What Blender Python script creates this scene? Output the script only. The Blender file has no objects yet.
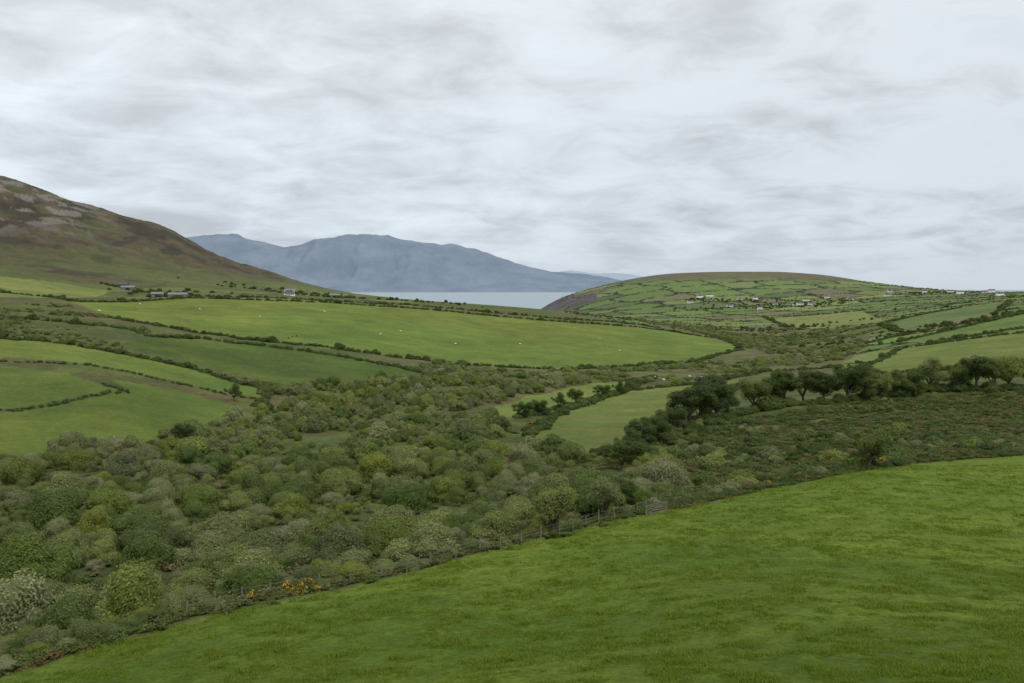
import bpy, numpy as np, math
from mathutils import Vector
rng=np.random.default_rng(7)
scene=bpy.context.scene
# ------------------------------------------------------------------ terrain from image points
# image pixel offsets (right of centre, below horizon), assumed distance north (m)
IMAGE_POINTS="""-512,389,60;-297,328,72;-62,273,90;128,228,110;338,184,140;512,166,165;-512,461,45;0,394,45;512,394,38;512,271,80;288,311,60;0,331,65;288,251,88;-262,394,52;0,611,18;512,611,18;-512,611,22
-512,351,80;-362,311,97;-512,271,125;-312,271,125;-112,231,155;-212,211,175;-512,191,190;-12,191,195;88,201,165;-112,151,270;-312,151,265;-12,131,320;-112,111,390;-212,111,370;48,96,460;-32,96,450;88,89,520;-162,271,112
-512,169,215;-512,121,270;-512,71,360;-512,44,440;-392,104,310;-267,116,350;-237,103,375;-392,66,420
-367,46,500;-212,58,560;-62,86,500;-237,99,400
-437,13,720;-322,9,850;-182,14,900;-82,21,950;48,33,980;138,40,1000;228,61,830;178,73,700;48,81,600;-72,73,600;-312,44,580;-402,29,600
-512,11,650;-512,31,520;-512,-17,1000;-382,3,1000;-312,-2,1150;-212,6,1300;-142,7,1500
-512,-111,1700;-452,-92,1750;-397,-74,1800;-347,-64,1850;-322,-49,1850;-282,-27,1800;-252,-19,1750;-212,-6,1700;-142,7,1700;-82,14,1750;-22,18,1800;33,22,1800;88,27,1700;138,33,1500
-512,-59,1300;-412,-39,1400;-312,-19,1500;-812,-199,1600;-812,-89,1100;-812,-14,700;-812,41,420;-812,151,220;-812,311,100
-512,-39,2600;-397,-23,2600;-212,15,2600;-62,23,2600;33,28,2600;-512,26,4000;-212,27,4000;33,27,4000;-812,-39,2600;-812,21,4000
33,15,3000;53,7,3000;78,1,3000;108,-8,3100;153,-15,3200;208,-17,3200;268,-17,3200;318,-13,3200;368,-5,3100;408,-1,3000;512,3,2600;18,31,3000
88,18,2500;148,11,2500;238,9,2500;338,9,2400;438,8,2200;88,30,2000;188,36,1700;238,46,1350;288,33,1700;338,26,1700;388,23,1600;512,11,1500;248,56,1050;338,46,1100;388,33,1100;448,33,900;512,23,900
328,76,620;388,56,700;512,41,700;512,76,420;408,81,450;328,86,480;512,101,330;418,104,320;338,111,310;248,119,310;168,136,290;88,111,400;188,99,430;48,141,290
338,141,240;512,131,250;512,151,200;338,166,190;188,171,215;138,201,160;248,191,165;788,151,170;788,111,300;788,41,600;788,1,1200;788,-4,2400;788,271,80
188,31,4200;338,31,4200;512,29,4000;788,26,4000;33,21,7000;-512,21,7000;512,21,7000"""
P=[]
for g in IMAGE_POINTS.replace("\n",";").split(";"):
    a=[float(t) for t in g.split(",")]; P.append((a[0]/1000*a[2],a[2],-a[1]/1000*a[2]))
P=np.array(P)
def uv(X,Y): return np.stack([np.clip(X/(Y+8.),-.85,.9)*2.2, np.log(Y+8.)],-1)
def K(a,b):
    d2=((a[:,None,:]-b[None,:,:])**2).sum(-1)+1e-12
    return 0.5*d2*np.log(d2)
Q=uv(P[:,0],P[:,1]); n=len(P)
A=np.zeros((n+3,n+3)); A[:n,:n]=K(Q,Q)+np.eye(n)*0.002; A[:n,n]=1;A[:n,n+1:]=Q;A[n,:n]=1;A[n+1:,:n]=Q.T
wts=np.linalg.solve(A,np.r_[P[:,2]/(P[:,1]+8),0,0,0])
def Hraw(X,Y):
    X=np.asarray(X,float).ravel();Y=np.asarray(Y,float).ravel();Yc=np.maximum(Y,12);out=np.empty(len(X))
    for i in range(0,len(X),20000):
        q=uv(X[i:i+20000],Yc[i:i+20000]); out[i:i+20000]=K(q,Q)@wts[:n]+wts[n]+q@wts[n+1:]
    return out*(Yc+8)+.35*(12-np.clip(Y,1,12))
def vnoise(x,y,seed=0):
    xi=np.floor(x).astype(np.int64);yi=np.floor(y).astype(np.int64);fx=x-xi;fy=y-yi
    fx=fx*fx*(3-2*fx);fy=fy*fy*(3-2*fy)
    def h(a,b):
        v=(a*374761393+b*668265263+seed*974634777)&0xffffffff
        v=((v^(v>>13))*1274126177)&0xffffffff
        return ((v^(v>>16))&0xffff)/65535.
    return (h(xi,yi)*(1-fx)+h(xi+1,yi)*fx)*(1-fy)+(h(xi,yi+1)*(1-fx)+h(xi+1,yi+1)*fx)*fy
def fbm(x,y,seed=0,o=4):
    s=0;a=.5;t=0
    for k in range(o):
        s=s+a*vnoise(x,y,seed+k*17);t+=a;a*=.5;x=x*2.03+5.1;y=y*2.03+1.7
    return s/t
def sm(a,b,x):
    t=np.clip((x-a)/(b-a),0,1);return t*t*(3-2*t)
def inpoly(X,Y,poly):
    poly=np.array(poly,float);res=np.zeros(X.shape,bool)
    x0,y0=poly.min(0);x1,y1=poly.max(0)
    m=(X>=x0)&(X<=x1)&(Y>=y0)&(Y<=y1)
    if not m.any(): return res
    x=X[m];y=Y[m];c=np.zeros(x.shape,bool);k=len(poly)
    for i in range(k):
        ax,ay=poly[i];bx,by=poly[(i+1)%k]
        if ay==by: continue
        c^=((ay>y)!=(by>y))&(x<(bx-ax)*(y-ay)/(by-ay)+ax)
    res[m]=c;return res
def pts(s): return [tuple(map(float,p.split(","))) for p in s.split()]
EDGE=pts("-60,42 -42,50 -30.8,60.2 -27.5,66.7 -21.5,72.2 -13.3,82.3 -5.6,90.2 4.8,100.5 14.1,110.1 32.3,130.2 47.5,140.7 64.1,153.3 84.6,165.3 130,190 200,230")
F0=EDGE+pts("300,230 300,-30 -100,-30 -100,42")
A1=pts("-300,419 -214,419 -192,425 -166,423 -134,415 -92,383 -93,366 -117,374 -154,373 -188,367 -270,370")
A2=pts("-270,350 -178,348 -154,341 -133,323 -123,315 -131,289 -138,269 -230,262")
A3=pts("-230,258 -136,265 -128,283 -120,315 -135,338 -116,351 -93,344 -89,301 -91,252 -102,225 -110,215 -200,205")
B=pts("-180,497 -168,538 -132,545 -93,541 -59,524 -33,487 -51,455 -88,415 -115,424 -174,445")
Cc=pts("-315,720 -275,855 -164,903 -78,952 47,982 139,1006 200,1060 227,1000 190,832 125,700 29,599 -43,599 -121,572 -181,579 -241,601")
D=pts("-700,972 -498,972 -456,1008 -396,986 -345,827 -350,683 -520,690")
E=pts("47,432 87,463 120,517 93,416 69,367 52,319 33,261 20,233 12,255 4,276 17,348")
E2=pts("-14,337 3,400 42,481 73,529 52,441 17,364 -1,321")
R1=pts("191,549 256,660 344,672 420,690 420,480 300,425 236,431 218,426 188,420 165,450")
R2=pts("286,736 362,807 447,874 530,881 520,714 368,719 284,680")
H1=pts("497,1963 645,1854 506,1357 412,1431")
H2=pts("437,1187 627,1400 713,1431 470,964 350,901")
FIELDS=[(F0,(.094,.145,.015),.0),(A1,(.100,.148,.028),.15),(A2,(.086,.128,.024),.15),(A3,(.084,.127,.022),.15),(B,(.066,.106,.018),.7),
 (Cc,(.105,.150,.026),.12),(D,(.14,.17,.045),.3),(E,(.125,.150,.036),.5),(E2,(.13,.16,.036),.3),(R1,(.105,.148,.033),.3),(R2,(.10,.142,.033),.2),(H1,(.14,.17,.05),.2),(H2,(.09,.13,.04),.3)]
# ------------------------------------------------------------------ patchwork of far fields
def patch(X,Y,cx=130.,cy=95.):
    a=.35;x=(X*math.cos(a)+Y*math.sin(a))/cx;y=(-X*math.sin(a)+Y*math.cos(a))/cy
    xi=np.floor(x).astype(np.int64);yi=np.floor(y).astype(np.int64)
    d1=np.full(X.shape,9.);d2=d1.copy();cid=np.zeros(X.shape,np.int64)
    for dx in(-1,0,1):
        for dy in(-1,0,1):
            i=xi+dx;j=yi+dy
            def h(s):
                v=(i*374761393+j*668265263+s*974634777)&0xffffffff
                v=((v^(v>>13))*1274126177)&0xffffffff
                return ((v^(v>>16))&0xffff)/65535.
            d=np.maximum(np.abs(x-i-.2-.6*h(1)),np.abs(y-j-.2-.6*h(2)))
            c=(h(5)*1e5).astype(np.int64)
            n1=d<d1
            d2=np.where(n1,d1,np.minimum(d2,d));cid=np.where(n1,c,cid);d1=np.minimum(d1,d)
    return d2-d1,cid
def patchmask(X,Y):
    s=X/Y
    m=((s>.05)&(Y>1250))|((s>.215)&(Y>900))|((s>.33)&(Y>560))
    floor=inpoly(X,Y,pts("85,470 150,600 200,610 270,760 340,950 440,1150 420,1500 250,1560 180,1450 200,1180 150,1100 195,832 125,700"))
    return m&~floor
# ------------------------------------------------------------------ ground grid
R,Cn=900,1300
t0,t1=math.log(15.),math.log(7025.);u0,u1=-.74,.74
T=np.linspace(t0,t1,R);U=np.linspace(u0,u1,Cn)
Rc,Cc_=330,260
Tc=np.linspace(t0,t1,Rc);Uc=np.linspace(u0,u1,Cc_)
Yg=np.exp(Tc)-25;YG,UG=np.meshgrid(Yg,Uc,indexing='ij');Zc=Hraw(UG*(YG+25),YG).reshape(Rc,Cc_)
ix=np.linspace(0,Rc-1,R);i0=np.minimum(ix.astype(int),Rc-2);fr=(ix-i0)[:,None]
Z=Zc[i0]*(1-fr)+Zc[i0+1]*fr
ix=np.linspace(0,Cc_-1,Cn);i0=np.minimum(ix.astype(int),Cc_-2);fr=(ix-i0)[None,:]
Z=Z[:,i0]*(1-fr)+Z[:,i0+1]*fr
Y1=np.exp(T)-25;YG,UG=np.meshgrid(Y1,U,indexing='ij');XG=UG*(YG+25)
col=np.empty(XG.shape+(3,),np.float32);rough=np.ones(XG.shape,np.float32)
n1=fbm(XG/60,YG/60,3,5);n2=fbm(XG/14,YG/14,9,4);n3=fbm(XG/220,YG/220,23,4)
def lerp(a,b,t): t=t[...,None];return a*(1-t)+np.array(b)*t
col[:]=(.064,.084,.026)
col=lerp(col,(.105,.092,.04),sm(.45,.65,n1));col=lerp(col,(.09,.125,.027),sm(.52,.68,n2)*.8)
mf=sm(450,600,YG)*(Z<-38);col=lerp(col,(.13,.12,.055),mf*.6*sm(.35,.6,n2))
pm=patchmask(XG,YG)&(YG<3600)
ed,cid=patch(XG+12*(n2-.5),YG+12*(n2-.5))
rr=(cid%97)/97.;r2=(cid%53)/53.
pc=np.zeros_like(col)
pc[:]=np.array((.10,.15,.034))
pc=lerp(pc,(.135,.17,.05),(rr>.45)*1.);pc=lerp(pc,(.07,.10,.033),(rr>.70)*1.);pc=lerp(pc,(.115,.11,.052),(rr>.86)*1.)
pc*=(.85+.3*r2)[...,None]
pc=lerp(pc,(.024,.034,.015),(ed<.075)*.95)
top=sm(18,34,Z+14*(n3-.5))*(YG>2300)*(XG>0);pc=lerp(pc,(.10,.09,.04),top*.9)
col=np.where(pm[...,None],pc,col);rough=np.where(pm,.35+.5*top,rough)
# left mountain
mt=sm(-.02,.02,Z/np.maximum(YG,50)+.014*(n3-.5))*(XG/np.maximum(YG,1)<-.12)*(YG>700)*(YG<3500)
lo=(XG/np.maximum(YG,1)<-.1)*(YG>850)*(Z<14+20*(n3-.5))
pcl=np.zeros_like(col);pcl[:]=(.085,.115,.035);pcl=lerp(pcl,(.14,.18,.05),((cid%7)>3)*1.);pcl=lerp(pcl,(.03,.045,.018),(ed<.05)*1.)
col=lerp(col,pcl,lo*.8)
mc=np.zeros_like(col);mc[:]=(.072,.060,.035);mc=lerp(mc,(.070,.080,.030),sm(.42,.60,n1)*.7);mc=lerp(mc,(.115,.088,.052),sm(.5,.7,n2)*.6)
mc=lerp(mc,(.036,.032,.023),sm(.50,.62,fbm(XG/30,YG/60,55,5))*.8)
green=sm(70,10,Z)*sm(.4,.6,n3);mc=lerp(mc,(.085,.11,.034),green*.7)
rk=fbm(XG/18+3,YG/40,41,6)
rock=sm(.52,.57,rk)*sm(50,110,Z)*sm(-.37,-.45,XG/np.maximum(YG,1)+.05*(n1-.5));mc=lerp(mc,(.19,.175,.165),rock*.7)
col=lerp(col,mc,mt);rough=np.where(mt>.5,.9,rough)
Z=Z+mt*(16*(fbm(XG/150,YG/150,77,5)-.5)+13*(fbm(XG/40,YG/80,78,5)-.5)*sm(0,60,Z))
cl=(XG>60)&(XG<290)&(YG>2650)&(YG<3120)&(Z<-14+8*(n2-.5))&(XG/YG<.085);col=np.where(cl[...,None],np.array((.075,.068,.062))*(.5+.9*rk[...,None]),col)
inF=np.zeros(XG.shape,bool)
jx=XG+3*(n2-.5)*np.clip(YG/200,.2,2);jy=YG+3*(n1-.5)*np.clip(YG/200,.2,2)
for poly,c,rg in FIELDS:
    m=inpoly(jx,jy,poly)
    v=(1+.5*(n1[m]-.5)+.36*(n2[m]-.5))[:,None]*np.array(c)*np.stack([1+.5*(n3[m]-.5)+.3*(n2[m]-.5),np.ones(m.sum()),np.ones(m.sum())],-1)
    col[m]=v;rough[m]=rg;inF|=m
far=sm(700,9000,YG)*.55;col=lerp(col,(.17,.21,.24),far)  # aerial haze painted into the ground colour, bluer with distance
Z=Z+np.where(inF|(YG>2600),0,(n2-.5)*1.6*(YG>40))+np.where(inF,(n1-.5)*.5,0)
me=bpy.data.meshes.new("ground")
idx=np.arange(R*Cn,dtype=np.int32).reshape(R,Cn)
f=np.stack([idx[:-1,:-1],idx[:-1,1:],idx[1:,1:],idx[1:,:-1]],-1).reshape(-1,4)
me.vertices.add(R*Cn);me.vertices.foreach_set("co",np.stack([XG,YG,Z],-1).astype(np.float32).ravel())
me.loops.add(f.size);me.loops.foreach_set("vertex_index",f.ravel())
me.polygons.add(len(f));me.polygons.foreach_set("loop_start",np.arange(0,f.size,4,dtype=np.int32))
me.polygons.foreach_set("use_smooth",np.ones(len(f),bool));me.update(calc_edges=True)
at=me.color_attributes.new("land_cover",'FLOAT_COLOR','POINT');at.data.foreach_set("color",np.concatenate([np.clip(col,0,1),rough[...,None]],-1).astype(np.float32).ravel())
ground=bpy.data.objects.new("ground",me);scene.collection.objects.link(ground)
def HZ(X,Y):
    X=np.asarray(X,float);Y=np.asarray(Y,float)
    a=(np.log(Y+25)-t0)/(t1-t0)*(R-1);b=(X/(Y+25)-u0)/(u1-u0)*(Cn-1)
    a=np.clip(a,0,R-1.001);b=np.clip(b,0,Cn-1.001);i=a.astype(int);j=b.astype(int);a=a-i;b=b-j
    return (Z[i,j]*(1-b)+Z[i,j+1]*b)*(1-a)+(Z[i+1,j]*(1-b)+Z[i+1,j+1]*b)*a
# ------------------------------------------------------------------ materials
def newmat(name):
    m=bpy.data.materials.new(name);m.use_nodes=True;nt=m.node_tree;b=nt.nodes["Principled BSDF"]
    b.inputs["Specular IOR Level"].default_value=.1;b.inputs["Roughness"].default_value=.9
    return m,nt,b
def N(nt,t,**k):
    nd=nt.nodes.new(t)
    for a,v in k.items(): setattr(nd,a,v)
    return nd
def noise(nt,vec,scale,detail=4,rough=.6,dist=0):
    nd=N(nt,"ShaderNodeTexNoise");nd.inputs["Scale"].default_value=scale;nd.inputs["Detail"].default_value=detail
    nd.inputs["Roughness"].default_value=rough;nd.inputs["Distortion"].default_value=dist
    if vec is not None: nt.links.new(vec,nd.inputs["Vector"])
    return nd.outputs["Fac"]
def mrange(nt,v,a,b,c,d):
    nd=N(nt,"ShaderNodeMapRange");nt.links.new(v,nd.inputs[0])
    for i,x in enumerate((a,b,c,d)): nd.inputs[i+1].default_value=x
    return nd.outputs[0]
def mth(nt,op,a,b=None):
    nd=N(nt,"ShaderNodeMath",operation=op)
    for i,x in enumerate((a,b)):
        if x is None: continue
        if isinstance(x,(int,float)): nd.inputs[i].default_value=x
        else: nt.links.new(x,nd.inputs[i])
    return nd.outputs[0]
def mixc(nt,fac,a,b,bt='MIX'):
    nd=N(nt,"ShaderNodeMix",data_type='RGBA',blend_type=bt)
    for s,x in ((nd.inputs[0],fac),(nd.inputs[6],a),(nd.inputs[7],b)):
        if isinstance(x,(int,float)): s.default_value=x
        elif isinstance(x,tuple): s.default_value=x+(1,)
        else: nt.links.new(x,s)
    return nd.outputs[2]
m,nt,b=newmat("ground_cover")
geo=N(nt,"ShaderNodeNewGeometry");pos=geo.outputs["Position"]
ac=N(nt,"ShaderNodeAttribute",attribute_name="land_cover")
nf=noise(nt,pos,2.6,6,.82);nm=noise(nt,pos,.55,6,.72);nl=noise(nt,pos,.09,4,.6);nx=noise(nt,pos,.02,5,.65)
v=mth(nt,'MULTIPLY',mrange(nt,nf,.3,.7,.50,1.50),mrange(nt,nm,.3,.7,.80,1.20))
v=mth(nt,'MULTIPLY',v,mrange(nt,nl,.3,.7,.86,1.14));v=mth(nt,'MULTIPLY',v,mrange(nt,nx,.3,.7,.88,1.12))
cc=N(nt,"ShaderNodeCombineColor")
for i in range(3): nt.links.new(v,cc.inputs[i])
c1=mixc(nt,1.0,ac.outputs["Color"],cc.outputs[0],'MULTIPLY')
c1=mixc(nt,mth(nt,'MULTIPLY',mrange(nt,nm,.45,.7,0,1),.4),c1,mixc(nt,1.0,c1,(1.35,1.08,.9),'MULTIPLY'))
tus=mth(nt,'MULTIPLY',mrange(nt,noise(nt,pos,.35,6,.75),.48,.62,0,1),ac.outputs["Alpha"])
c2=mixc(nt,mth(nt,'MULTIPLY',tus,.6),c1,mixc(nt,1.0,c1,(.58,.52,.6),'MULTIPLY'))
nt.links.new(c2,b.inputs["Base Color"])
bp=N(nt,"ShaderNodeBump");bp.inputs["Strength"].default_value=1.;bp.inputs["Distance"].default_value=.22
nt.links.new(mth(nt,'ADD',nf,mth(nt,'MULTIPLY',nm,2.)),bp.inputs["Height"])
bp2=N(nt,"ShaderNodeBump");bp2.inputs["Distance"].default_value=5.;nt.links.new(nx,bp2.inputs["Height"]);nt.links.new(ac.outputs["Alpha"],bp2.inputs["Strength"]);nt.links.new(bp.outputs[0],bp2.inputs["Normal"])
nt.links.new(bp2.outputs[0],b.inputs["Normal"]);me.materials.append(m)
def leafmat(name,cols,trans=.25):
    m,nt,b=newmat(name)
    oi=N(nt,"ShaderNodeObjectInfo");cr=N(nt,"ShaderNodeValToRGB");cr.color_ramp.interpolation='LINEAR'
    el=cr.color_ramp.elements
    for i,c in enumerate(cols):
        p=i/(len(cols)-1)
        e=el[0] if i==0 else (el[-1] if i==len(cols)-1 else el.new(p))
        e.position=p;e.color=c+(1,)
    nt.links.new(oi.outputs["Random"],cr.inputs[0])
    at=N(nt,"ShaderNodeAttribute",attribute_name="tone")
    c=mixc(nt,1.0,cr.outputs[0],at.outputs["Color"],'MULTIPLY')
    nt.links.new(c,b.inputs["Base Color"]);b.inputs["Roughness"].default_value=.7;b.inputs["Specular IOR Level"].default_value=.12
    tr=N(nt,"ShaderNodeBsdfTranslucent");nt.links.new(mixc(nt,1.0,c,(1.25,1.3,.6),'MULTIPLY'),tr.inputs[0])
    mx=N(nt,"ShaderNodeMixShader");mx.inputs[0].default_value=trans
    nt.links.new(b.outputs[0],mx.inputs[1]);nt.links.new(tr.outputs[0],mx.inputs[2]);nt.links.new(mx.outputs[0],nt.nodes["Material Output"].inputs[0])
    return m
def plain(name,c,r=.8,ns=None,amt=.3):
    m,nt,b=newmat(name);b.inputs["Roughness"].default_value=r
    tc=N(nt,"ShaderNodeTexCoord");nn=noise(nt,tc.outputs["Object"],ns or 2.,5,.65)
    d=tuple(x*(1-amt) for x in c);e=tuple(min(1,x*(1+amt)) for x in c)
    nt.links.new(mixc(nt,mrange(nt,nn,.3,.7,0,1),d,e),b.inputs["Base Color"]);return m
M_wil=leafmat("willow_leaves",[(.10,.145,.035),(.225,.245,.115),(.175,.215,.045),(.085,.125,.034),(.20,.23,.07),(.15,.17,.085),(.20,.23,.045),(.09,.12,.04),(.23,.24,.125),(.14,.19,.038),(.09,.135,.034),(.17,.19,.075)],.3)
M_drk=leafmat("hawthorn_leaves",[(.045,.072,.018),(.08,.118,.028),(.06,.084,.028),(.105,.14,.036)],.25)
M_gor=leafmat("gorse_leaves",[(.07,.085,.03),(.10,.11,.04)],.1)
M_flw=leafmat("gorse_flowers",[(.80,.44,.012),(.85,.54,.02)],.1)
M_brk=leafmat("bracken_fronds",[(.16,.11,.05),(.08,.115,.028),(.07,.105,.026),(.10,.145,.033),(.085,.12,.032),(.18,.14,.08)],.25)
M_grs=leafmat("grass_blades",[(.098,.150,.012),(.13,.178,.018),(.085,.138,.012),(.165,.195,.03)],.3)
M_brn=plain("bark",(.085,.07,.055),.9,6)
M_wood=plain("weathered_wood",(.17,.155,.13),.9,8)
# ------------------------------------------------------------------ foliage meshes
def ico(sub):
    import bmesh
    bm=bmesh.new();bmesh.ops.create_icosphere(bm,subdivisions=sub,radius=1)
    v=np.array([x.co[:] for x in bm.verts]);fa=[[q.index for q in p.verts] for p in bm.faces];bm.free();return v,fa
ICO=ico(2)
class MB:
    def __init__(s): s.v=[];s.f=[];s.m=[];s.t=[];s.n=0
    def add(s,v,f,mi,tone):
        v=np.asarray(v,float);k=s.n;s.v.append(v);s.f+= [[k+a for a in q] for q in f];s.m+=[mi]*len(f);s.n+=len(v)
        s.t.append(np.broadcast_to(np.asarray(tone,float).reshape(-1,1) if np.ndim(tone) else np.full((1,1),tone),(len(v),1)))
    def leaves(s,p,nrm,size,mi,tone,asp=.55):
        k=len(p);nrm=nrm/np.linalg.norm(nrm,axis=1,keepdims=True)
        a=np.cross(nrm,rng.normal(size=(k,3)));a/=np.linalg.norm(a,axis=1,keepdims=True)+1e-9;bb=np.cross(nrm,a)
        sz=(size*rng.uniform(.6,1.4,k))[:,None]
        V=np.stack([p-a*sz,p+bb*sz*asp,p+a*sz,p-bb*sz*asp],1).reshape(-1,3)
        F=(np.arange(k)[:,None]*4+np.arange(4)).tolist();s.add(V,F,mi,np.repeat(tone,4))
    def tube(s,p0,p1,r0,r1,mi,nseg=6):
        p0=np.array(p0,float);p1=np.array(p1,float);d=p1-p0;d/=np.linalg.norm(d)+1e-9
        a=np.cross(d,(.3,.9,.1));a/=np.linalg.norm(a);bb=np.cross(d,a);an=np.arange(nseg)/nseg*2*math.pi
        c=np.cos(an)[:,None]*a+np.sin(an)[:,None]*bb
        V=np.r_[p0+c*r0,p1+c*r1];F=[[i,(i+1)%nseg,nseg+(i+1)%nseg,nseg+i] for i in range(nseg)];s.add(V,F,mi,1.)
    def mesh(s,name,mats):
        m=bpy.data.meshes.new(name);V=np.concatenate(s.v);m.from_pydata(V.tolist(),[],s.f)
        m.polygons.foreach_set("material_index",s.m);t=np.concatenate(s.t)
        a=m.color_attributes.new("tone",'FLOAT_COLOR','POINT');a.data.foreach_set("color",np.concatenate([np.repeat(t,3,1),np.ones((len(V),1))],1).astype(np.float32).ravel())
        for q in mats: m.materials.append(q)
        m.update();return m
def lobes_dome(k,hz=.75):
    c=[];r=[]
    for i in range(k):
        a=rng.uniform(0,2*math.pi);e=rng.uniform(0,1)**.8*math.pi/2;rad=rng.uniform(.42,.68)
        c.append((math.cos(a)*math.cos(e)*rad,math.sin(a)*math.cos(e)*rad,.18+math.sin(e)*rad*hz));r.append(rng.uniform(.2,.42))
    c.append((0,0,.32));r.append(.58)
    return np.array(c),np.array(r)
def fill_leaves(mb,c,r,k,size,mi,squash=.85,jit=.7,thin=.0,zmin=.02):
    w=r**2/np.sum(r**2);li=rng.choice(len(r),k,p=w);d=rng.normal(size=(k,3));d/=np.linalg.norm(d,axis=1,keepdims=True)
    rad=r[li]*rng.uniform(.80,1.12,k);p=c[li]+d*rad[:,None]*np.array([1,1,squash])
    keep=p[:,2]>zmin
    for j in range(len(r)):
        q=np.linalg.norm((p-c[j])/np.array([1,1,squash]),axis=1)<r[j]*.74;keep&=~(q&(li!=j))
    p=p[keep];d=d[keep];li=li[keep]
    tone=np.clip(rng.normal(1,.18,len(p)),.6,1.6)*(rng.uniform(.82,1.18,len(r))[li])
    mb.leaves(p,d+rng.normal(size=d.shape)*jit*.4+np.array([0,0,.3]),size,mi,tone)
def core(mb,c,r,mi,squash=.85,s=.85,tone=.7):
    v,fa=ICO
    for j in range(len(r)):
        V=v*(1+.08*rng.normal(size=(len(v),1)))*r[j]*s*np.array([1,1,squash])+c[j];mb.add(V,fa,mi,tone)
def bush(name,mat,k=9,leafn=4200,size=.05,hz=.75,stems=True,cr=True):
    mb=MB();c,r=lobes_dome(k,hz)
    if stems:
        for i in range(5):
            t=c[rng.integers(len(c))];mb.tube((rng.normal()*.08,rng.normal()*.08,-.12),t,.03,.012,1,5)
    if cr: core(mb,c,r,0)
    fill_leaves(mb,c,r,leafn,size,0)
    return mb.mesh(name,[mat,M_brn])
def gorse(name):
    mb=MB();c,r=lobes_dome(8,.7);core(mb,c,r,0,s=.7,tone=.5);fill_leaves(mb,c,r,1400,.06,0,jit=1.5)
    fill_leaves(mb,c[:6],r[:6]*1.08,900,.042,1,jit=1.5);return mb.mesh(name,[M_gor,M_flw])
def bracken(name):
    mb=MB()
    for i in range(24):
        a=rng.uniform(0,6.283);b0=rng.normal(size=2)*.35;L=rng.uniform(.6,1.1);p=np.array([b0[0],b0[1],-.05]);dr=np.array([math.cos(a)*.5,math.sin(a)*.5,1.]);k=10
        tt=np.linspace(.1,1,k)[:,None];pp=p+dr*tt*L+np.array([dr[0]*.8,dr[1]*.8,-.45])*tt**2*L
        mb.leaves(np.repeat(pp,2,0)+rng.normal(size=(2*k,3))*.05,rng.normal(size=(2*k,3))*.4+np.array([0,0,1]),.12,0,rng.uniform(.6,1.3,2*k))
    return mb.mesh(name,[M_brk])
def tuft(name):
    mb=MB();k=12;V=[];F=[];tn=[]
    for i in range(k):
        a=rng.uniform(0,6.283);p=rng.normal(size=2)*.5;h=rng.uniform(.5,1.);w=.06;ln=rng.uniform(.2,.7)
        q=np.array([p[0],p[1],-.1]);s=np.array([-math.sin(a),math.cos(a),0])*w;d=np.array([math.cos(a),math.sin(a),0])*ln
        V+=[q-s,q+s,q+s*.6+d*.35+[0,0,h*.6],q-s*.6+d*.35+[0,0,h*.6],q+d+[0,0,h]];b0=i*5
        F+=[[b0,b0+1,b0+2,b0+3],[b0+3,b0+2,b0+4]];tn+=[rng.uniform(.8,1.3)]*5
    mb.add(np.array(V),F,0,np.array(tn));return mb.mesh(name,[M_grs])
def tree(name,mat,lean=.1,leafn=9000,k=16,base=.28,wid=.42):
    mb=MB();c=[];r=[]
    for i in range(k):
        a=rng.uniform(0,6.283);e=math.asin(rng.uniform(-.8,1.));rad=rng.uniform(.5,1.)
        z=.58+math.sin(e)*rad*.35
        c.append((math.cos(a)*math.cos(e)*rad*wid*.9+lean*(z-.3),math.sin(a)*math.cos(e)*rad*wid*.9,max(z,base)));r.append(rng.uniform(.075,.16))
    c+= [(lean*.25,0,.60)];r+=[.2]
    c=np.array(c);r=np.array(r)
    fork=np.array([lean*.1,0,rng.uniform(.16,.26)]);mb.tube((0,0,-.04),fork,.035,.026,1,8)
    mids=[]
    for i in range(5):
        a=i*1.26+rng.normal()*.3;q=fork+np.array([math.cos(a)*.11+lean*.12,math.sin(a)*.11,rng.uniform(.14,.24)]);mb.tube(fork,q,.02,.013,1,6);mids.append(q)
    mids=np.array(mids)
    for t in c:
        q=mids[np.argmin(np.linalg.norm(mids-t,axis=1))];h=(q+t)/2+rng.normal(size=3)*.02;mb.tube(q,h,.012,.008,1,5);mb.tube(h,t,.008,.003,1,5)
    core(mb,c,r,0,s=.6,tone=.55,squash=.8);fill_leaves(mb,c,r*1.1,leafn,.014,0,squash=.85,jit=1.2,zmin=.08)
    return mb.mesh(name,[mat,M_brn])
def kinds(name,meshes):
    c=bpy.data.collections.new(name)
    for i,mm in enumerate(meshes):
        o=bpy.data.objects.new(mm.name,mm);c.objects.link(o)
    return c
K_near=kinds("willow_near",[bush("willow_bush",M_wil,k=int(rng.integers(10,20)),leafn=11000,size=.027,hz=.95) for i in range(8)])
K_mid=kinds("willow_mid",[bush("willow_bush",M_wil,k=10,leafn=2800,size=.052,hz=.9) for i in range(6)])
K_hedge=kinds("hedge_kinds",[bush("hedge_bush",M_drk,k=7,leafn=900,size=.09) for i in range(5)])
K_dark=kinds("blackthorn_kinds",[bush("blackthorn_bush",M_drk,k=9,leafn=3200,size=.05) for i in range(4)])
K_gorse=kinds("gorse_kinds",[gorse("gorse_bush") for i in range(3)])
K_brk=kinds("bracken_kinds",[bracken("bracken_clump") for i in range(5)])
K_tuft=kinds("tuft_kinds",[tuft("grass_tuft") for i in range(5)])
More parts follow.
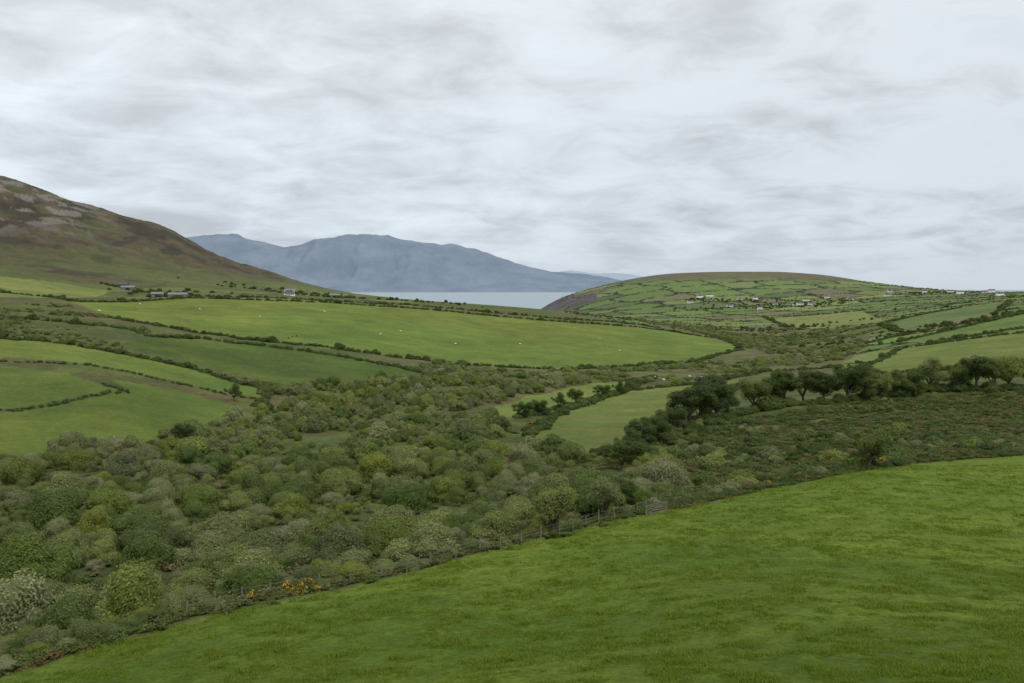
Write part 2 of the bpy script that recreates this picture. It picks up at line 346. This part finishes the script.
def scatter(name,X,Y,S,coll,k,zs=1.,sink=.0,tilt=.08):
    X=np.asarray(X,float);Y=np.asarray(Y,float);S=np.asarray(S,float);nP=len(X)
    zz=HZ(X,Y)-sink*S
    m=bpy.data.meshes.new(name);m.vertices.add(nP);m.vertices.foreach_set("co",np.stack([X,Y,zz],-1).astype(np.float32).ravel())
    a=m.attributes.new("sc",'FLOAT_VECTOR','POINT');sv=np.stack([S*rng.uniform(.85,1.15,nP),S*rng.uniform(.85,1.15,nP),S*zs*rng.uniform(.8,1.2,nP)],-1);a.data.foreach_set("vector",sv.astype(np.float32).ravel())
    a=m.attributes.new("rt",'FLOAT_VECTOR','POINT');rv=np.stack([rng.normal(size=nP)*tilt,rng.normal(size=nP)*tilt,rng.uniform(0,6.283,nP)],-1);a.data.foreach_set("vector",rv.astype(np.float32).ravel())
    a=m.attributes.new("vi",'INT','POINT');a.data.foreach_set("value",rng.integers(0,k,nP).astype(np.int32))
    o=bpy.data.objects.new(name,m);scene.collection.objects.link(o)
    g=bpy.data.node_groups.new(name,"GeometryNodeTree")
    g.interface.new_socket("Geometry",in_out='INPUT',socket_type='NodeSocketGeometry');g.interface.new_socket("Geometry",in_out='OUTPUT',socket_type='NodeSocketGeometry')
    gi=g.nodes.new("NodeGroupInput");go=g.nodes.new("NodeGroupOutput");ip=g.nodes.new("GeometryNodeInstanceOnPoints")
    ci=g.nodes.new("GeometryNodeCollectionInfo");ci.inputs[0].default_value=coll;ci.inputs[1].default_value=True;ci.inputs[2].default_value=True
    def na(nm,t):
        q=g.nodes.new("GeometryNodeInputNamedAttribute");q.data_type=t;q.inputs[0].default_value=nm;return q.outputs[0]
    g.links.new(gi.outputs[0],ip.inputs["Points"]);g.links.new(ci.outputs[0],ip.inputs["Instance"]);ip.inputs["Pick Instance"].default_value=True
    g.links.new(na("vi",'INT'),ip.inputs["Instance Index"]);g.links.new(na("rt",'FLOAT_VECTOR'),ip.inputs["Rotation"]);g.links.new(na("sc",'FLOAT_VECTOR'),ip.inputs["Scale"])
    g.links.new(ip.outputs[0],go.inputs[0]);md=o.modifiers.new("plants",'NODES');md.node_group=g
    return o
def poisson(poly,n_try,rfun,pk=.8):
    poly=np.array(poly,float);x0,y0=poly.min(0);x1,y1=poly.max(0)
    X=rng.uniform(x0,x1,n_try);Y=rng.uniform(y0,y1,n_try);k=inpoly(X,Y,poly);X=X[k];Y=Y[k];S=rfun(X,Y)
    cell={};out=[];W=10.
    for i in range(len(X)):
        cx,cy=int(X[i]//W),int(Y[i]//W);ok=True
        for a in(-1,0,1):
            for bq in(-1,0,1):
                for j in cell.get((cx+a,cy+bq),()):
                    if (X[i]-X[j])**2+(Y[i]-Y[j])**2<(pk*(S[i]+S[j]))**2: ok=False;break
                if not ok: break
            if not ok: break
        if ok: cell.setdefault((cx,cy),[]).append(i);out.append(i)
    out=np.array(out);return X[out],Y[out],S[out]
def along(line,step,jit):
    X=[];Y=[]
    for (ax,ay),(bx,by) in zip(line[:-1],line[1:]):
        L=math.hypot(bx-ax,by-ay);k=max(1,int(L/step));t=(np.arange(k)+rng.uniform(0,1,k))/k
        X+=list(ax+(bx-ax)*t+rng.normal(size=k)*jit);Y+=list(ay+(by-ay)*t+rng.normal(size=k)*jit)
    return np.array(X),np.array(Y)
# willow carr in the valley bottom
V1=pts("-180,205 -110,213 -102,223 -91,250 -88,300 -90,345 -97,380 -60,465 -30,480 -10,470 38,480 2,405 -18,345 -5,322 2,275 10,254 20,228 34,240 30,200 29,165 20,138 10,114 -3,102 -14,93 -23,85 -30,77 -37,70 -46,64 -70,60 -110,90")
def rf(X,Y):
    k=np.arange(len(X))/max(1,len(X));return rng.uniform(2.8,5.3,len(X))*np.where(k<.10,1,np.where(k<.28,.68,.42))
X,Y,S=poisson(V1,26000,rf,.76)
gap=fbm(X/18,Y/18,61,3);k=(gap<np.where(Y<135,.72,.64));X,Y,S=X[k],Y[k],S[k]
nr=Y<230
scatter("willow_scrub",X[nr],Y[nr],S[nr],K_near,8,1.0,.12);scatter("willow_scrub",X[~nr],Y[~nr],S[~nr],K_mid,6,.95,.12)
X,Y,S=poisson(V1,9000,lambda X,Y:rng.uniform(.9,1.6,len(X)))
k=Y<220;scatter("bracken_undergrowth",X[k],Y[k],S[k]*.9,K_brk,5,.8)
# strip of rough ground between the pasture and the scrub
VS=[(x-1,y+1.5) for x,y in EDGE if x<12]+pts("9,116 -4,107 -15,99 -25,92 -34,86 -50,80 -80,70")
X,Y,S=poisson(VS,6000,lambda X,Y:rng.uniform(.4,1.3,len(X)),.7);k=rng.uniform(size=len(X))<.7
scatter("bramble_patch",X[k],Y[k],S[k],K_brk,5,.7)
k=(fbm(X/9,Y/9,33,3)>.5)&(np.hypot(X+17,Y-80.5)>3);scatter("willow_saplings",X[k],Y[k],S[k]*1.5,K_near,8,.9,.1)
# right-hand slope
V2=pts("16,116 22,150 28,190 33,250 50,282 100,298 165,322 260,330 220,245 130,193 85,169 64,157 48,145 32,134 20,121")
def rf2(X,Y):
    k=np.arange(len(X))/max(1,len(X));return rng.uniform(1.8,3.8,len(X))*np.where(k<.1,1,np.where(k<.3,.7,.45))
X,Y,S=poisson(V2,12000,rf2,.74)
g_=fbm(X/20,Y/20,81,3)+.12*sm(55,100,X);k=g_<.55
h_=rng.uniform(size=len(X))<.62;a=k&h_;c_=k&~h_
scatter("blackthorn_scrub",X[a],Y[a],S[a],K_dark,4,.85,.12);scatter("willow_scrub",X[c_],Y[c_],S[c_],K_mid,6,.85,.12)
X,Y,S=poisson(V2,22000,lambda X,Y:rng.uniform(.9,1.6,len(X)),.7);scatter("bracken_slope",X,Y,S,K_brk,5,.75)
# far valley floor
V3=pts("-60,500 -30,490 42,488 85,475 150,605 200,615 270,765 340,950 440,1150 420,1500 250,1560 180,1450 235,1150 200,832 135,695 40,592 -43,590")
X,Y,S=poisson(V3,16000,lambda X,Y:rng.uniform(1.6,4.2,len(X))*(1+Y/2500),.6);gap=fbm(X/45,Y/45,91,3);k=gap<.50;scatter("valley_scrub",X[k],Y[k],S[k],K_mid,6,.7,.15)
V4=pts("-330,450 -214,424 -166,427 -134,419 -95,388 -60,470 -40,495 -100,415 -174,445 -182,500 -185,575 -241,598 -320,700 -350,680 -520,690")
X,Y,S=poisson(V4,9000,lambda X,Y:rng.uniform(1.,3.,len(X)),.6);gap=fbm(X/30,Y/30,93,3);k=gap<.47;scatter("hillside_scrub",X[k],Y[k],S[k],K_mid,6,.7,.1)
# hedgerows
HEDGES=["-214,421 -192,427 -166,425 -134,417 -92,386 -88,345","-270,360 -178,357 -154,366 -117,368 -92,362","-230,260 -137,267 -129,285 -121,315 -133,325",
"-241,599 -181,577 -121,570 -43,597 29,597 125,698 190,830 215,960 235,1180","-350,760 -315,722 -275,857 -164,905 -78,954 47,984 139,1008 227,1100","-441,1072 -282,910 -175,962 -62,1020 48,1030 167,1128",
"-180,499 -168,540 -132,547 -93,543 -59,526 -33,489","-272,531 -240,531 -211,526 -188,519","241,735 284,792 328,844 377,860 421,863 500,946","165,450 191,549 256,662 344,674 470,690","165,448 188,418 218,424 236,429 300,424",
"284,678 368,717 520,712","286,738 362,809 447,876","85,456 147,593 199,608","4,274 17,346 45,430 85,462","2,326 20,366 46,425 75,528","51,286 74,304 102,303 135,322 164,328 210,338 270,345","412,1431 497,1963 645,1854","350,901 437,1187 627,1400","470,964 713,1431","20,230 33,259 52,317 69,365 95,416","-330,640 -300,560 -260,470 -214,421","-500,760 -410,740 -350,760"]
for i,h in enumerate(HEDGES):
    L=pts(h);ym=np.mean([p[1] for p in L]);X,Y=along(L,1.0+ym/900,.5+ym/1200)
    low=i in(1,2);S=rng.uniform(.8,1.4,len(X)) if low else rng.uniform(1.1,2.5,len(X))*(1+.8*(rng.uniform(size=len(X))>.93))*(1+ym/3500)
    if i==16: S=S*1.6
    scatter("hedgerow",X,Y,S,K_hedge if i!=16 else K_dark,4,.8,.1)
X=rng.uniform(60,1900,330000);Y=rng.uniform(560,3300,330000);k=patchmask(X,Y)&(X/Y<.68);X,Y=X[k],Y[k];jn=fbm(X/14,Y/14,9,4)
e_,c_=patch(X+12*(jn-.5),Y+12*(jn-.5));zz=HZ(X,Y);k=(e_<.022)&(zz<24)
for p in (F0,R1,R2,H1,H2,Cc): k&=~inpoly(X,Y,p)
X,Y=X[k],Y[k];scatter("field_hedges",X,Y,rng.uniform(1.,2.6,len(X))*(1+.6*(rng.uniform(size=len(X))>.93)),K_hedge,5,.8,.1)
X,Y=[],[]
for cx,cy,s,k in [(560,2440,45,60),(640,2300,60,90),(600,2400,80,60),(790,2330,40,40),(470,2480,30,30),(500,2300,60,50),(1000,2450,60,60),(1100,2500,40,30),(700,2250,60,50),(400,1500,70,90),(330,1250,50,50),(-290,1330,60,60),(-204,1150,20,20),(-300,885,14,16),(-260,870,12,10),(-340,980,40,20),(-140,1180,50,30),(330,850,40,40),(420,880,30,30)]:
    X+=list(rng.normal(cx,s,k));Y+=list(rng.normal(cy,s*.6,k))
scatter("farm_woodland",X,Y,rng.uniform(2.,4.4,len(X)),K_dark,4,1.,.1)
# gorse
GO=pts("-17.6,81.0 -16.8,81.6 42,168 47,161 53,160 -226,469 -218,494 -60,472 -240,488 -130,612 2,305 58,160 36,141 45,150")
X=[];Y=[];S=[]
for x,y in GO:
    for k in range(4 if y<100 else 3): X.append(x+rng.normal()*(.4 if y<100 else .9+y/100));Y.append(y+rng.normal()*(.35 if y<100 else .8+y/120));S.append(rng.uniform(.8,1.2) if y<300 else rng.uniform(.7,1.4))
X.append(-19.9);Y.append(78.2);S.append(1.)
scatter("gorse_thicket",X,Y,S,K_gorse,3,1.,.05)
off=[(x-1.2,y+1.4) for x,y in EDGE];X,Y=along(off,.22,.7);k=(np.hypot(X+17,Y-80.5)>2.2);X,Y=X[k],Y[k];scatter("bramble_verge",X,Y,rng.uniform(.3,.8,len(X)),K_brk,5,.9)
off2=[(x-1.8,y+2.2) for x,y in EDGE if x>12];X,Y=along(off2,.9,.8);scatter("hedge_bank",X,Y,rng.uniform(.6,1.7,len(X)),K_dark,4,.8,.1)
off3=[(x-2,y+2.4) for x,y in EDGE if x<=15];X,Y=along(off3,2.4,.9);k=(np.hypot(X+17,Y-80.5)>2.8);X,Y=X[k],Y[k];scatter("hedge_bank",X,Y,rng.uniform(.4,1.4,len(X)),K_near,8,.8,.1)
# pasture grass
n_=85000;Y=38+110*rng.uniform(0,1,n_)**1.6;X=rng.uniform(-.62,.62,n_)*(Y+6);k=inpoly(X,Y,F0);X,Y=X[k],Y[k]
g_=fbm(X/1.6,Y/1.6,5,3);k=g_>.40;X,Y,g_=X[k],Y[k],g_[k];scatter("grass_tufts",X,Y,(.06+.55*(g_-.40)+rng.uniform(0,.07,len(X)))*(1+Y/200),K_tuft,5,.75)
# ------------------------------------------------------------------ individual trees
TM=[tree("ash_tree",M_wil,.1),tree("hawthorn_tree",M_drk,.28,9000,14,.3,.5),tree("sycamore_tree",M_drk,.05,10000,20,.22,.44),tree("hawthorn_tree_b",M_drk,-.2,8000,12,.3,.48),tree("alder_tree",M_wil,-.05,9000,18,.2,.36)]
TR="3,327,6,1 8,337,6,1 17,356,6.5,3 24,377,7,2 36,408,6,1 45,419,6,3 51,288,13,2 59,300,14.5,2 66,306,9,3 74,306,12,4 85,312,12,2 102,305,13,1 112,305,9,0 135,324,12,0 150,323,13,2 164,330,12,0 57,296,11,2 91,312,11,3 22,203,7,1 31,240,8,2 38,259,8,3 52,146,6.6,1 4.2,103,5.8,4 10.4,110.6,4.8,0 -83,253,6.5,2 -98,353,6.5,3 120,312,9,3 143,322,10,1 157,326,11,3 172,332,11,2 80,309,10,1 96,308,11,2 54,292,10,1 27,225,7,3 34,250,7,1 108,306,10,2 128,318,9,2 62,303,11,3 25,214,6,2 36,254,8,2 43,272,8,1 13,118,4,2"
names=["ash_tree","hawthorn_tree","sycamore_tree","hawthorn_tree","alder_tree"]
for q in TR.split():
    x,y,h,k=q.split(",");x=float(x);y=float(y);h=float(h);k=int(k)
    o=bpy.data.objects.new(names[k],TM[k]);scene.collection.objects.link(o)
    o.location=(x,y,float(HZ(x,y))-.1);o.scale=(h*1.1*rng.uniform(.85,1.15),h*1.1,h*.97);o.rotation_euler=(0,0,rng.uniform(0,6.28) if k in(0,2,4) else rng.uniform(-.5,.5))
# ------------------------------------------------------------------ buildings, fence, sheep
def box(v0,v1):
    x0,y0,z0=v0;x1,y1,z1=v1
    return [(x0,y0,z0),(x1,y0,z0),(x1,y1,z0),(x0,y1,z0),(x0,y0,z1),(x1,y0,z1),(x1,y1,z1),(x0,y1,z1)],[(0,3,2,1),(4,5,6,7),(0,1,5,4),(1,2,6,5),(2,3,7,6),(3,0,4,7)]
def part(name,geos,mat,parent=None):
    V=[];F=[]
    for v,fq in geos:
        k=len(V);V+=v;F+=[tuple(k+i for i in q) for q in fq]
    m=bpy.data.meshes.new(name);m.from_pydata(V,[],F);m.materials.append(mat);m.update()
    o=bpy.data.objects.new(name,m);scene.collection.objects.link(o)
    if parent: o.parent=parent
    return o
M_wh=plain("white_render",(.78,.77,.74),.9,.5,.06);M_sl=plain("slate",(.09,.09,.10),.7,1.5,.25);M_dk=plain("window_glass",(.03,.035,.04),.2);M_dr=plain("painted_door",(.2,.05,.04),.5)
M_tin=plain("grey_sheeting",(.16,.175,.185),.6,.6,.15);M_con=plain("concrete_block",(.17,.165,.155),.9,1.)
def gable(L,W,h,rh,ov):
    l=L/2+ov;w=W/2+ov;t=.25;V=[(-l,-w,h-.1),(l,-w,h-.1),(l,0,h+rh),(-l,0,h+rh),(-l,w,h-.1),(l,w,h-.1)]
    V2=[(x,y,z+t) for x,y,z in V]
    F=[(0,1,2,3),(3,2,5,4)];F2=[(9,8,7,6),(10,11,8,9)];S=[(0,6,7,1),(4,5,11,10),(0,3,9,6),(3,4,10,9),(1,7,8,2),(2,8,11,5)]
    return V+V2,F+F2+S
def house(name,x,y,rot,L,W,h,rh,wall,roof,barn=False):
    e=bpy.data.objects.new(name,None);scene.collection.objects.link(e);e.location=(x,y,float(HZ(x,y))-.2);e.rotation_euler=(0,0,rot)
    l=L/2;w=W/2;zb=-1.5
    V=[(-l,-w,zb),(l,-w,zb),(l,w,zb),(-l,w,zb),(-l,-w,h),(l,-w,h),(l,w,h),(-l,w,h),(-l,0,h+rh),(l,0,h+rh)]
    part("walls",[(V,[(0,1,5,4),(2,3,7,6),(1,2,6,9,5),(3,0,4,8,7)])],wall,e)
    part("roof",[gable(L,W,h,rh+.02,.35)],roof,e)
    if barn:
        part("door",[box((-2,-w-.06,0),(2,-w-.01,h-.6))],M_dk,e)
    else:
        part("chimney",[box((-l+.2,-.5,h+rh*.6),(-l+1.1,.5,h+rh+1.2)),box((l-1.1,-.5,h+rh*.6),(l-.2,.5,h+rh+1.2))],wall,e)
        part("windows",[box((c-.55,s*(w+.01)-.03,1.),(c+.55,s*(w+.01)+.03,2.2)) for c in(-l*.65,-l*.3,l*.3,l*.65) for s in(-1,1)],M_dk,e)
        part("door",[box((-.5,-w-.05,0),(.5,-w-.01,2.1))],M_dr,e)
HO=pts("470,2502 498,2518 561,2462 612,2325 633,2278 659,2288 679,2264 959,2538 1023,2477 1095,2500 1057,2359 982,2012 1122,2373 507,2325 551,2223 791,2339 431,2422 597,2457 1160,2420 900,2400 760,2420 700,2380")
for i,(x,y) in enumerate(HO):
    house("white_cottage",x,y,rng.uniform(-.5,.5),rng.uniform(11,18),7.5,rng.choice([3.2,5.2]),2.6,M_wh,M_sl)
for x,y,L,r in [(-389,1014,13,.2),(-291,872,16,.1),(-204,1153,12,0),(-298,1344,14,.2),(-312,880,10,.3)]:
    house("farm_barn",x,y,r,L,8,2.8,1.6,M_con if L<15 else M_tin,M_tin,True)
house("white_cottage",-236,1060,.3,11,7,2.6,2.,M_wh,M_sl);house("stone_cottage",-410,1050,.1,13,7,2.6,2.,M_con,M_sl)
# fence
FL=pts("-24,73.5 -16,83 -11.2,86 -7.3,89.7 -3,94 -1.1,94.6 4.8,101 9.2,106 13.1,111 15.4,115 17.7,119 26,127")
mb=MB();prev=None
for (ax,ay),(bx,by) in zip(FL[:-1],FL[1:]):
    L=math.hypot(bx-ax,by-ay);k=max(1,round(L/2.6))
    for i in range(k):
        x=ax+(bx-ax)*i/k;y=ay+(by-ay)*i/k;z=float(HZ(x,y));hh=1.25+rng.normal()*.1;dx,dy=rng.normal(size=2)*.07
        mb.tube((x,y,z-.2),(x+dx,y+dy,z+hh),.07,.06,0,7);mb.add([(x+dx,y+dy,z+hh+.02)]+[(x+dx+.06*math.cos(a),y+dy+.06*math.sin(a),z+hh) for a in np.arange(6)],[[0,1+j,1+(j+1)%6] for j in range(6)],0,1.)
        tp=np.array((x,y,z))
        if prev is not None:
            for q in(.4,.75,1.08): mb.tube(prev+[0,0,q],tp+[0,0,q],.012,.012,0,4)
        prev=tp
fo=bpy.data.objects.new("post_and_wire_fence",mb.mesh("fence",[M_wood]));scene.collection.objects.link(fo)
mb=MB();g0=np.array((14.6,109.0,0));g1=np.array((17.4,112.6,0));z0=float(HZ(14.6,109.));z1=float(HZ(17.4,112.6))
for q in(.25,.5,.75,1.,1.2): mb.tube(g0+[0,0,z0+q],g1+[0,0,z1+q],.03,.03,0)
for t in(0,.5,1): p=g0*(1-t)+g1*t;zt=z0*(1-t)+z1*t;mb.tube(p+[0,0,zt-.1],p+[0,0,zt+1.3],.06,.06,0)
mb.tube(g0+[0,0,z0+.25],g1+[0,0,z1+1.2],.03,.03,0)
fo=bpy.data.objects.new("field_gate",mb.mesh("gate",[M_wood]));scene.collection.objects.link(fo)
# sheep
M_wool=plain("wool",(.72,.70,.64),.95,6,.12);M_face=plain("sheep_face",(.10,.09,.08),.8)
def sheepmesh():
    V=[(0,0,.72),(.28,0,.74),(.5,0,.78),(-.3,0,.73),(-.52,0,.7),(.68,0,.62),(.82,0,.42),(.93,0,.26),
       (.34,.13,.5),(.34,.13,.25),(.35,.13,.02),(.34,-.13,.5),(.34,-.13,.25),(.35,-.13,.02),(-.42,.14,.5),(-.5,.14,.28),(-.45,.14,.02),(-.42,-.14,.5),(-.5,-.14,.28),(-.45,-.14,.02),(-.63,0,.55),(.84,.1,.45),(.84,-.1,.45)]
    E_=[(0,1),(1,2),(0,3),(3,4),(2,5),(5,6),(6,7),(1,8),(8,9),(9,10),(1,11),(11,12),(12,13),(3,14),(14,15),(15,16),(3,17),(17,18),(18,19),(4,20),(6,21),(6,22)]
    Rr=[.3,.29,.23,.3,.22,.13,.1,.06,.1,.05,.04,.1,.05,.04,.12,.05,.04,.12,.05,.04,.05,.03,.03]
    m=bpy.data.meshes.new("sheep");m.from_pydata(V,E_,[]);o=bpy.data.objects.new("s",m);scene.collection.objects.link(o)
    md=o.modifiers.new("a",'SKIN');
    for i,r in enumerate(Rr): m.skin_vertices[0].data[i].radius=(r,r)
    m.skin_vertices[0].data[0].use_root=True
    sb=o.modifiers.new("b",'SUBSURF');sb.levels=2;dg=bpy.context.evaluated_depsgraph_get();r=bpy.data.meshes.new_from_object(o.evaluated_get(dg));bpy.data.objects.remove(o)
    r.materials.clear();r.materials.append(M_wool);r.materials.append(M_face)
    for p in r.polygons:
        c=p.center;p.material_index=1 if (c.x>.7 or c.z<.35) else 0;p.use_smooth=True
    return r
SM=sheepmesh()
for x,y in pts("65,509 74,519 76,501 83,519 72,527 94,529 70,512 80,515 86,524 -92,700 -82,736 -229,733 -40,707 73,832 -277,745 -265,642 -179,710 6,749 81,752 60,505 100,527 147,640 -150,800"):
    o=bpy.data.objects.new("sheep",SM);scene.collection.objects.link(o);o.location=(x,y,float(HZ(x,y)));o.rotation_euler=(0,0,rng.uniform(0,6.28));o.scale=(1.25,)*3
# ------------------------------------------------------------------ sea and far mountains
m,nt,b=newmat("sea_water");b.inputs["Base Color"].default_value=(.24,.30,.35,1);b.inputs["Roughness"].default_value=.5;b.inputs["Specular IOR Level"].default_value=.22
geo=N(nt,"ShaderNodeNewGeometry");mp=N(nt,"ShaderNodeMapping");mp.inputs["Scale"].default_value=(.3,1,1);nt.links.new(geo.outputs["Position"],mp.inputs[0])
bp=N(nt,"ShaderNodeBump");bp.inputs["Strength"].default_value=.25;bp.inputs["Distance"].default_value=1.;nt.links.new(noise(nt,mp.outputs[0],.05,5,.6),bp.inputs["Height"]);nt.links.new(bp.outputs[0],b.inputs["Normal"])
part("sea",[([(-60000,1500,-80),(60000,1500,-80),(60000,90000,-80),(-60000,90000,-80)],[(0,1,2,3)])],m)
def range_mesh(name,prof,y0,depth,colr,colr2,seed):
    bx=np.array([p[0] for p in prof],float);bz=np.array([p[1] for p in prof],float)
    k=500;kr=90;xs=np.linspace(bx[0],bx[-1],k);vs=np.linspace(0,1,kr)
    XX,VV=np.meshgrid(xs,vs);pr=np.interp(XX,bx,bz)
    YY=y0-depth+VV*depth*1.6
    sh=np.where(VV<.62,sm(0,.62,VV)**.85,1-sm(.62,1,VV))
    q=y0/18000
    rd=1-np.abs(2*fbm(XX/800/q,YY/1800/q,seed,5)-1);ZZ=-85+(pr+85)*sh*(1-.55*(1-rd)*np.clip(1.15-sh,0,1)*1.8)
    ZZ+=(fbm(XX/300/q,YY/300/q,seed+5,5)-.5)*35*sh*q
    V=np.stack([XX,YY,ZZ],-1).reshape(-1,3);ii=np.arange(k*kr).reshape(kr,k)
    F=np.stack([ii[:-1,:-1],ii[:-1,1:],ii[1:,1:],ii[1:,:-1]],-1).reshape(-1,4)
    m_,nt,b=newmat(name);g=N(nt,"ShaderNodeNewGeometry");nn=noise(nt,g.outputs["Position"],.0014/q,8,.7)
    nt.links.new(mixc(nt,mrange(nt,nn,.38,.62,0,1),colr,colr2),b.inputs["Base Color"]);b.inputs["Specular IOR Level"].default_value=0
    me=bpy.data.meshes.new(name);me.from_pydata(V.tolist(),[],F.tolist());me.materials.append(m_);me.polygons.foreach_set("use_smooth",np.ones(len(F),bool));me.update()
    o=bpy.data.objects.new(name,me);scene.collection.objects.link(o)
PR=[(-9500,500),(-7200,900),(-5900,1020),(-5430,1035),(-4900,1010),(-4450,880),(-4090,800),(-3640,870),(-3100,980),(-2376,990),(-1656,880),(-1116,830),(-396,650),(144,490),(594,370),(1044,300),(1600,230),(1990,150),(2300,20),(2600,-85)]
range_mesh("distant_mountains",[(x*1.6,z*1.6) for x,z in PR],28800,4500,(.15,.19,.25),(.195,.24,.30),5)  # blue-grey base colours carry painted aerial haze
range_mesh("far_mountains",[(0,150),(600,500),(1950,760),(3450,700),(4800,600),(5600,430),(6500,-85)],40500,3500,(.29,.355,.43),(.31,.375,.45),9)  # paler blue: thicker haze of the farther range, painted into its colour
# ------------------------------------------------------------------ sky, sun, camera
el=math.radians(52);az=math.radians(150)
w=bpy.data.worlds.new("World");scene.world=w;w.use_nodes=True;nt=w.node_tree;bg=nt.nodes["Background"]
sk=N(nt,"ShaderNodeTexSky",sky_type='NISHITA',sun_disc=False,sun_elevation=el,sun_rotation=az)
tc=N(nt,"ShaderNodeTexCoord");sp=N(nt,"ShaderNodeSeparateXYZ");nt.links.new(tc.outputs["Generated"],sp.inputs[0])
zc=mth(nt,'MAXIMUM',sp.outputs[2],0.);dn=mth(nt,'ADD',zc,.20)
cb=N(nt,"ShaderNodeCombineXYZ");nt.links.new(mth(nt,'DIVIDE',sp.outputs[0],dn),cb.inputs[0]);nt.links.new(mth(nt,'DIVIDE',sp.outputs[1],dn),cb.inputs[1])
n_a=noise(nt,cb.outputs[0],1.1,9,.55,.5);n_b=noise(nt,cb.outputs[0],3.6,9,.6,.5);n_c=noise(nt,cb.outputs[0],.45,3,.5)
mix_=mth(nt,'ADD',mth(nt,'ADD',mth(nt,'MULTIPLY',n_a,.4),mth(nt,'MULTIPLY',n_b,.38)),mth(nt,'MULTIPLY',n_c,.22))
ramp=N(nt,"ShaderNodeValToRGB");nt.links.new(zc,ramp.inputs[0]);e=ramp.color_ramp.elements
stops=[(0,(.61,.68,.75)),(.025,(.58,.635,.70)),(.05,(.50,.54,.59)),(.10,(.485,.505,.54)),(.17,(.56,.575,.60)),(.27,(.69,.695,.715)),(.6,(.97,.97,.97)),(1,(1.2,1.2,1.18))]
for i,(p,c) in enumerate(stops):
    q=e[0] if i==0 else (e[1] if i==len(stops)-1 else e.new(p))
    q.position=p;q.color=c+(1,)
amp=mrange(nt,zc,0,.05,.3,1.)
cv=mth(nt,'ADD',1.,mth(nt,'MULTIPLY',amp,mrange(nt,mix_,.41,.59,-.21,.21)))
cc=N(nt,"ShaderNodeCombineColor")
for i in range(3): nt.links.new(cv,cc.inputs[i])
cloud=mixc(nt,1.0,ramp.outputs[0],cc.outputs[0],'MULTIPLY')
skc=mixc(nt,1.0,sk.outputs[0],(.085,.085,.085),'MULTIPLY')
thin=mth(nt,'MULTIPLY',mrange(nt,mix_,.50,.58,0,.5),mrange(nt,sp.outputs[0],-.2,.4,.1,1.))
out=mixc(nt,thin,cloud,mixc(nt,.6,skc,(.76,.81,.87)))
nt.links.new(out,bg.inputs[0]);bg.inputs[1].default_value=1.0
sun=bpy.data.lights.new("sun",'SUN');sun.energy=1.4;sun.angle=math.radians(14);sun.color=(1,.96,.9)
so=bpy.data.objects.new("sun",sun);scene.collection.objects.link(so)
d=Vector((math.sin(az)*math.cos(el),math.cos(az)*math.cos(el),math.sin(el)));so.rotation_euler=d.to_track_quat('Z','Y').to_euler()
cam=bpy.data.cameras.new("camera");co=bpy.data.objects.new("camera",cam);scene.collection.objects.link(co)
co.rotation_euler=(math.pi/2,0,0);cam.lens=36*1000/1024;cam.sensor_width=36;cam.shift_y=-52.5/1024;cam.clip_start=.5;cam.clip_end=1.2e5;scene.camera=co
scene.view_settings.view_transform='Standard';scene.view_settings.look='None';scene.view_settings.exposure=0
